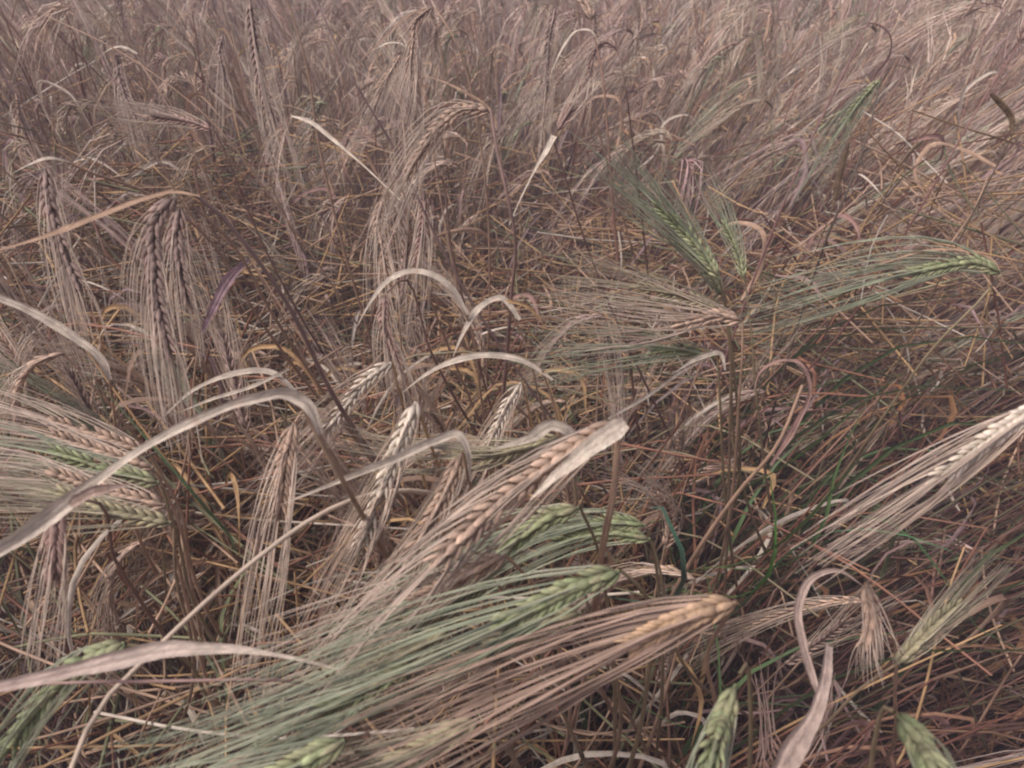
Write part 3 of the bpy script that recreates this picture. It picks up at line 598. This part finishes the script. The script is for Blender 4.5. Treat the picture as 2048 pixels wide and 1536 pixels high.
def straws():
    base = [straw_mb(rng.uniform(.16, .36), rng.uniform(.0012, .0018), c, rng.normal(0, .03)).mesh('straw', M_STEM) for c in (GOLD, STRAW * 1.2, GOLD * 1.1, AMBER * 1.3, PALE * .8, GOLD, STRAW, c_(.30, .29, .15))]
    nm = ['golden', 'tan', 'bright golden', 'amber', 'bleached', 'yellow', 'dull tan', 'greenish']
    for i, (x, y, z) in enumerate(zones(260, 'top')):
        k = i % 8; o = obj('straw', base[k]); o.location = (x, y, z)
        yaw = rng.normal(.25, .55) if rng.random() < .7 else rng.uniform(0, 3.14)
        o.rotation_euler = (0, rng.normal(0, .22), yaw)
        px, py, _ = proj((x, y, z)); w, b = near_words(px, py)
        o['label'] = '%s broken straw lying in the stalks %s %s' % (nm[k], w, b); o['category'] = 'straw'; o['group'] = 'broken straws lying in the crop'
    mb = MB()
    P0 = [straw_mb(rng.uniform(.10, .34), rng.uniform(.0010, .0017), c, rng.normal(0, .012), 4, 6).arr() for c in (GOLD, STRAW * 1.2, GOLD * .8, AMBER * 1.4, PALE * .8, STRAW * 1.3, GOLD, c_(.24, .24, .12), STRAW) for _ in range(3)]
    D0 = [(V, F, C * c_(.42, .35, .32)) for V, F, C in P0]  # darkened straw copies: brown floor litter with the shade of the gaps painted in
    L0 = [leaf_mb([c_(0, 0, 0), c_(.03, .01, .02) * s, c_(.07, 0, .03) * s, c_(.10, -.02, -.01) * s, c_(.11, -.05, -.04) * s], rng.uniform(.004, .008), c, twist=tuple(rng.uniform(-1.5, 2, 4)), n=8, curl=.5).arr()
          for c in (PALE * .8, MAUVE, c_(.36, .24, .20), STRAW, AMBER * 1.2) for s in (.6, 1.0, 1.3)]
    L1 = [(V, F, C * c_(.40, .32, .32)) for V, F, C in L0]  # leaf copies darkened likewise, painted shade low in the litter
    def drop(src, pos, ry):
        V, F, C = src; yaw = rng.uniform(0, 6.28); pit = rng.normal(0, ry)
        c, s = math.cos(pit), math.sin(pit); X, Z = V[:, 0] * c + V[:, 2] * s, -V[:, 0] * s + V[:, 2] * c
        c, s = math.cos(yaw), math.sin(yaw)
        mb.add(np.stack([X * c - V[:, 1] * s, X * s + V[:, 1] * c, Z], 1) + pos, F, C * rng.uniform(.75, 1.2))
    for q in zones(2600, 'any'):
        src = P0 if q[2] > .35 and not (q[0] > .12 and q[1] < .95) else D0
        drop(src[int(rng.integers(0, len(src)))], np.array(q), .45)
    for q in zones(3200, 'top'): drop(P0[int(rng.integers(0, len(P0)))], np.array(q), .35)
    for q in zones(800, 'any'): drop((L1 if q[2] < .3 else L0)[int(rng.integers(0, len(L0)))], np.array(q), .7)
    for _ in range(5000):
        x, y = rng.uniform(-1.2, 1.3), rng.uniform(.15, 2.2); q = np.array([x, y, rng.uniform(.0, .12)])
        drop((D0 + L1)[int(rng.integers(0, len(D0) + len(L1)))], q, .25)
    obj('straw_litter', mb.mesh('straw_litter', M_LEAF), kind='stuff', label='tangle of broken straw and withered leaves between the stalks', category='straw litter')
straws()

def back_spots(n):
    r = []
    while len(r) < n:
        y = rng.uniform(1.0, 2.8); x = rng.uniform(-.8 * y, .8 * y); z = canopy(x, y) * rng.uniform(.8, 1.0)
        if visible(x, y, z, 10): r.append((x, y, z))
    return r
def dry_leaves():
    base = []
    for c in (PALE, MAUVE * 1.15, c_(.40, .30, .22), PALE * .8, STRAW * 1.3, c_(.38, .23, .18)):
        s = rng.uniform(.9, 1.5)
        base.append(leaf_mb([c_(0, 0, -.05) * s, c_(.01, 0, 0) * s, c_(.035, .01, .03) * s, c_(.07, 0, .02) * s, c_(.085, -.01, -.03) * s], rng.uniform(.007, .010), c, twist=tuple(rng.uniform(-.8, 1.6, 4)), n=20, curl=.45).mesh('dry_leaf', M_LEAF))
    nm = ['bleached', 'mauve', 'rosy', 'grey tan', 'golden', 'rusty']
    for i, (x, y, z) in enumerate(zones(90, 'top') + back_spots(110)):
        k = i % 6; o = obj('dry_leaf', base[k]); o.location = (x, y, z); o.rotation_euler = tuple(rng.uniform(-.9, .9, 2)) + (rng.uniform(0, 6.28),)
        px, py, _ = proj((x, y, z)); w, b = near_words(px, py)
        o['label'] = '%s curled dry leaf caught in the stalks %s %s' % (nm[k], w, b); o['category'] = 'dry leaf'; o['group'] = 'curled dry leaves caught in the crop'
dry_leaves()

def greens():
    def tuft(n, L, w, c):
        mb = MB()
        for _ in range(n):
            a = rng.uniform(0, 6.28); l = L * rng.uniform(.6, 1.1); d = c_(math.cos(a), math.sin(a), 0); k = rng.uniform(.15, .5)
            d = d + c_(.25, 0, 0)
            p = [c_(0, 0, 0), d * l * k * .25 + c_(0, 0, l * .45), d * l * k * .7 + c_(0, 0, l * .8), d * l * k * 1.3 + c_(0, 0, l * .85)]
            mb.v += [] ; m = leaf_mb(p, w, c * rng.uniform(.7, 1.3), twist=tuple(rng.uniform(-.5, .8, 3)), n=12, curl=.3, ref=nrm(rng.normal(0, 1, 3)))
            mb.add(*m.arr())
        return mb.mesh('grass_tuft', M_GRASS)
    base = [tuft(7, .55, .0055, GLEAF), tuft(8, .42, .0045, c_(.14, .17, .08)), tuft(5, .60, .006, c_(.11, .18, .07)), tuft(8, .5, .0048, c_(.17, .18, .09))]
    for i in range(54):
        if i < 42: x, y = rng.normal(.36, .12), rng.normal(.95, .20)
        else: x, y = rng.uniform(-.7, .7), rng.uniform(.3, 1.4)
        if y < .25: y = .4
        o = obj('grass_tuft', base[i % 4]); o.location = (x, y, 0); o.rotation_euler = (0, 0, rng.uniform(-.7, .7)); s = rng.uniform(1.0, 1.4); o.scale = (s, s, s)
        px, py, _ = proj((x, y, .45)); w, b = near_words(px, py)
        o['label'] = '%s green grass growing among the stalks %s %s' % (['dark', 'fine', 'broad bladed', 'yellowish'][i % 4], w, b); o['category'] = 'grass tuft'; o['group'] = 'green grass tufts in the crop'
    # single blades seen clearly
    for lb, pth, d, w, c in (
        ('bright green grass blade slanting up right beside the curled reddish leaf', [(1680, 845), (1730, 800), (1790, 760), (1840, 725)], .62, .0045, c_(.13, .26, .07)),
        ('second green blade parallel to the bright one, higher up at the right', [(1640, 770), (1720, 755), (1800, 730), (1880, 650)], .66, .0040, c_(.10, .22, .08)),
        ('short upright green blade low right of the largest ear', [(1552, 1060), (1550, 1020), (1547, 985), (1540, 955)], .58, .0060, c_(.10, .24, .05)),
        ('small bluish green folded blade right of the largest ear', [(1350, 1060), (1325, 1000), (1345, 985), (1300, 1015)], .5, .006, c_(.09, .19, .12)),
        ('bent green blade near the right edge low down', [(1860, 1085), (1920, 1110), (1950, 1128), (1948, 1170)], .5, .0045, c_(.11, .25, .11)),
        ('thin green blade rising at the lower right under the looped leaf', [(1440, 1340), (1430, 1250), (1415, 1160), (1408, 1120)], .5, .0025, c_(.15, .28, .1)),
        ('dark green blade crossing behind the long bleached leaf', [(330, 920), (270, 850), (220, 790), (200, 770)], .5, .0035, c_(.10, .18, .08)),
        ('wide green blade leaning right at the middle right', [(1640, 1010), (1690, 950), (1740, 890), (1790, 830)], .56, .0065, c_(.13, .22, .07)),
        ('second wide green blade leaning right beneath the first', [(1660, 1000), (1670, 940), (1700, 870), (1735, 800)], .58, .0055, c_(.14, .23, .08)),
        ('thin green blade in the lower right corner', [(1850, 1100), (1920, 1200), (1990, 1290), (2040, 1300)], .5, .0028, c_(.08, .17, .06))):
        pts = [P(q[0], q[1], d) for q in pth]; b0 = min(pts, key=lambda p: p[2])
        if pts[0][2] > pts[-1][2] and pth[0][1] < pth[-1][1]: pass
        base_p = pts[0] + c_(-.05, .16, -.26); g = c_(*(base_p[:2] + c_(-.02, .05)), 0.)
        m = leaf_mb([q - g for q in [g, base_p] + pts], w, c, twist=(0, 0, .2, .3), n=30, curl=.3, ref=FWD, shape=([0, .6, .88, 1], [.3, .5, 1, .1]))
        o = obj('wild_grass', m.mesh('wild_grass', M_GRASS), label=lb, category='grass blade', group='single green grass blades'); o.location = g
    # foxtail grass spikes
    for lb, pth, tip, d, w in (
        ('dark furry foxtail spike standing below the pale green ear', [(1665, 420), (1675, 370), (1688, 320), (1695, 290)], (1698, 275), .8, 4),
        ('dark curved foxtail spike bending left near the top right corner', [(2025, 270), (2022, 235), (2000, 205), (1985, 190)], (1975, 182), .62, 3),
        ('dark small foxtail spike at the right, above the long green ear', [(1800, 330), (1815, 310), (1835, 290), (1845, 282)], (1850, 278), .9, 2.4)):
        e = bpy.data.objects.new('foxtail_grass', None); COL.objects.link(e); e['label'] = lb; e['category'] = 'wild grass'; e['group'] = 'foxtail grass heads'; e.empty_display_size = .03
        pts = [P(q[0], q[1], d) for q in pth]; g = c_(pts[0][0] - .15, pts[0][1] + .05, 0); e.location = g
        s = stem_mb([pts[0] - g, (pts[0] + g) / 2 + c_(.02, 0, .05) - g, c_(0, 0, 0)], .0009, c_(.15, .12, .07)); obj('stem', s.mesh('stem', M_STEM), e)
        mb = MB(); p = spline([q - g for q in pts], 30); t, a, b = frame(p)
        mb.tube(p, .0012, 5, c_(.15, .10, .06))
        for i in range(30):
            for q in range(12):
                ang = q * .52 + i; dv = nrm(math.cos(ang) * a[i] + math.sin(ang) * b[i] + t[i] * 1.1); r = w * .001 * math.sin(math.pi * (i + 2) / 34) ** .5
                mb.tube(p[i] + dv * np.array([0, .6 * r, r * 1.5])[:, None], np.array([.0006, .0007, .0001]), 3, c_(.20, .14, .08) * rng.uniform(.7, 1.4))
        obj('seed_head', mb.mesh('seed_head', M_EAR), e)
greens()

# ------------------------------------------------------------------ the pale air over the field
def haze():
    bm_v = [(-45, -45, -1.1), (45, -45, -1.1), (45, 60, -1.1), (-45, 60, -1.1), (-45, -45, 1.6), (45, -45, 1.6), (45, 60, 1.6), (-45, 60, 1.6)]
    me = bpy.data.meshes.new('haze'); me.from_pydata(bm_v, [], [(3, 2, 1, 0), (4, 5, 6, 7), (0, 1, 5, 4), (1, 2, 6, 5), (2, 3, 7, 6), (3, 0, 4, 7)])
    m = bpy.data.materials.new('haze'); m.use_nodes = True; nt = m.node_tree; nt.nodes.remove(nt.nodes['Principled BSDF'])
    v = nt.nodes.new('ShaderNodeVolumePrincipled'); v.inputs['Color'].default_value = (.95, .86, .90, 1); v.inputs['Density'].default_value = .05
    nt.links.new(v.outputs[0], nt.nodes['Material Output'].inputs['Volume']); me.materials.append(m)
    obj('haze', me, kind='stuff')
haze()
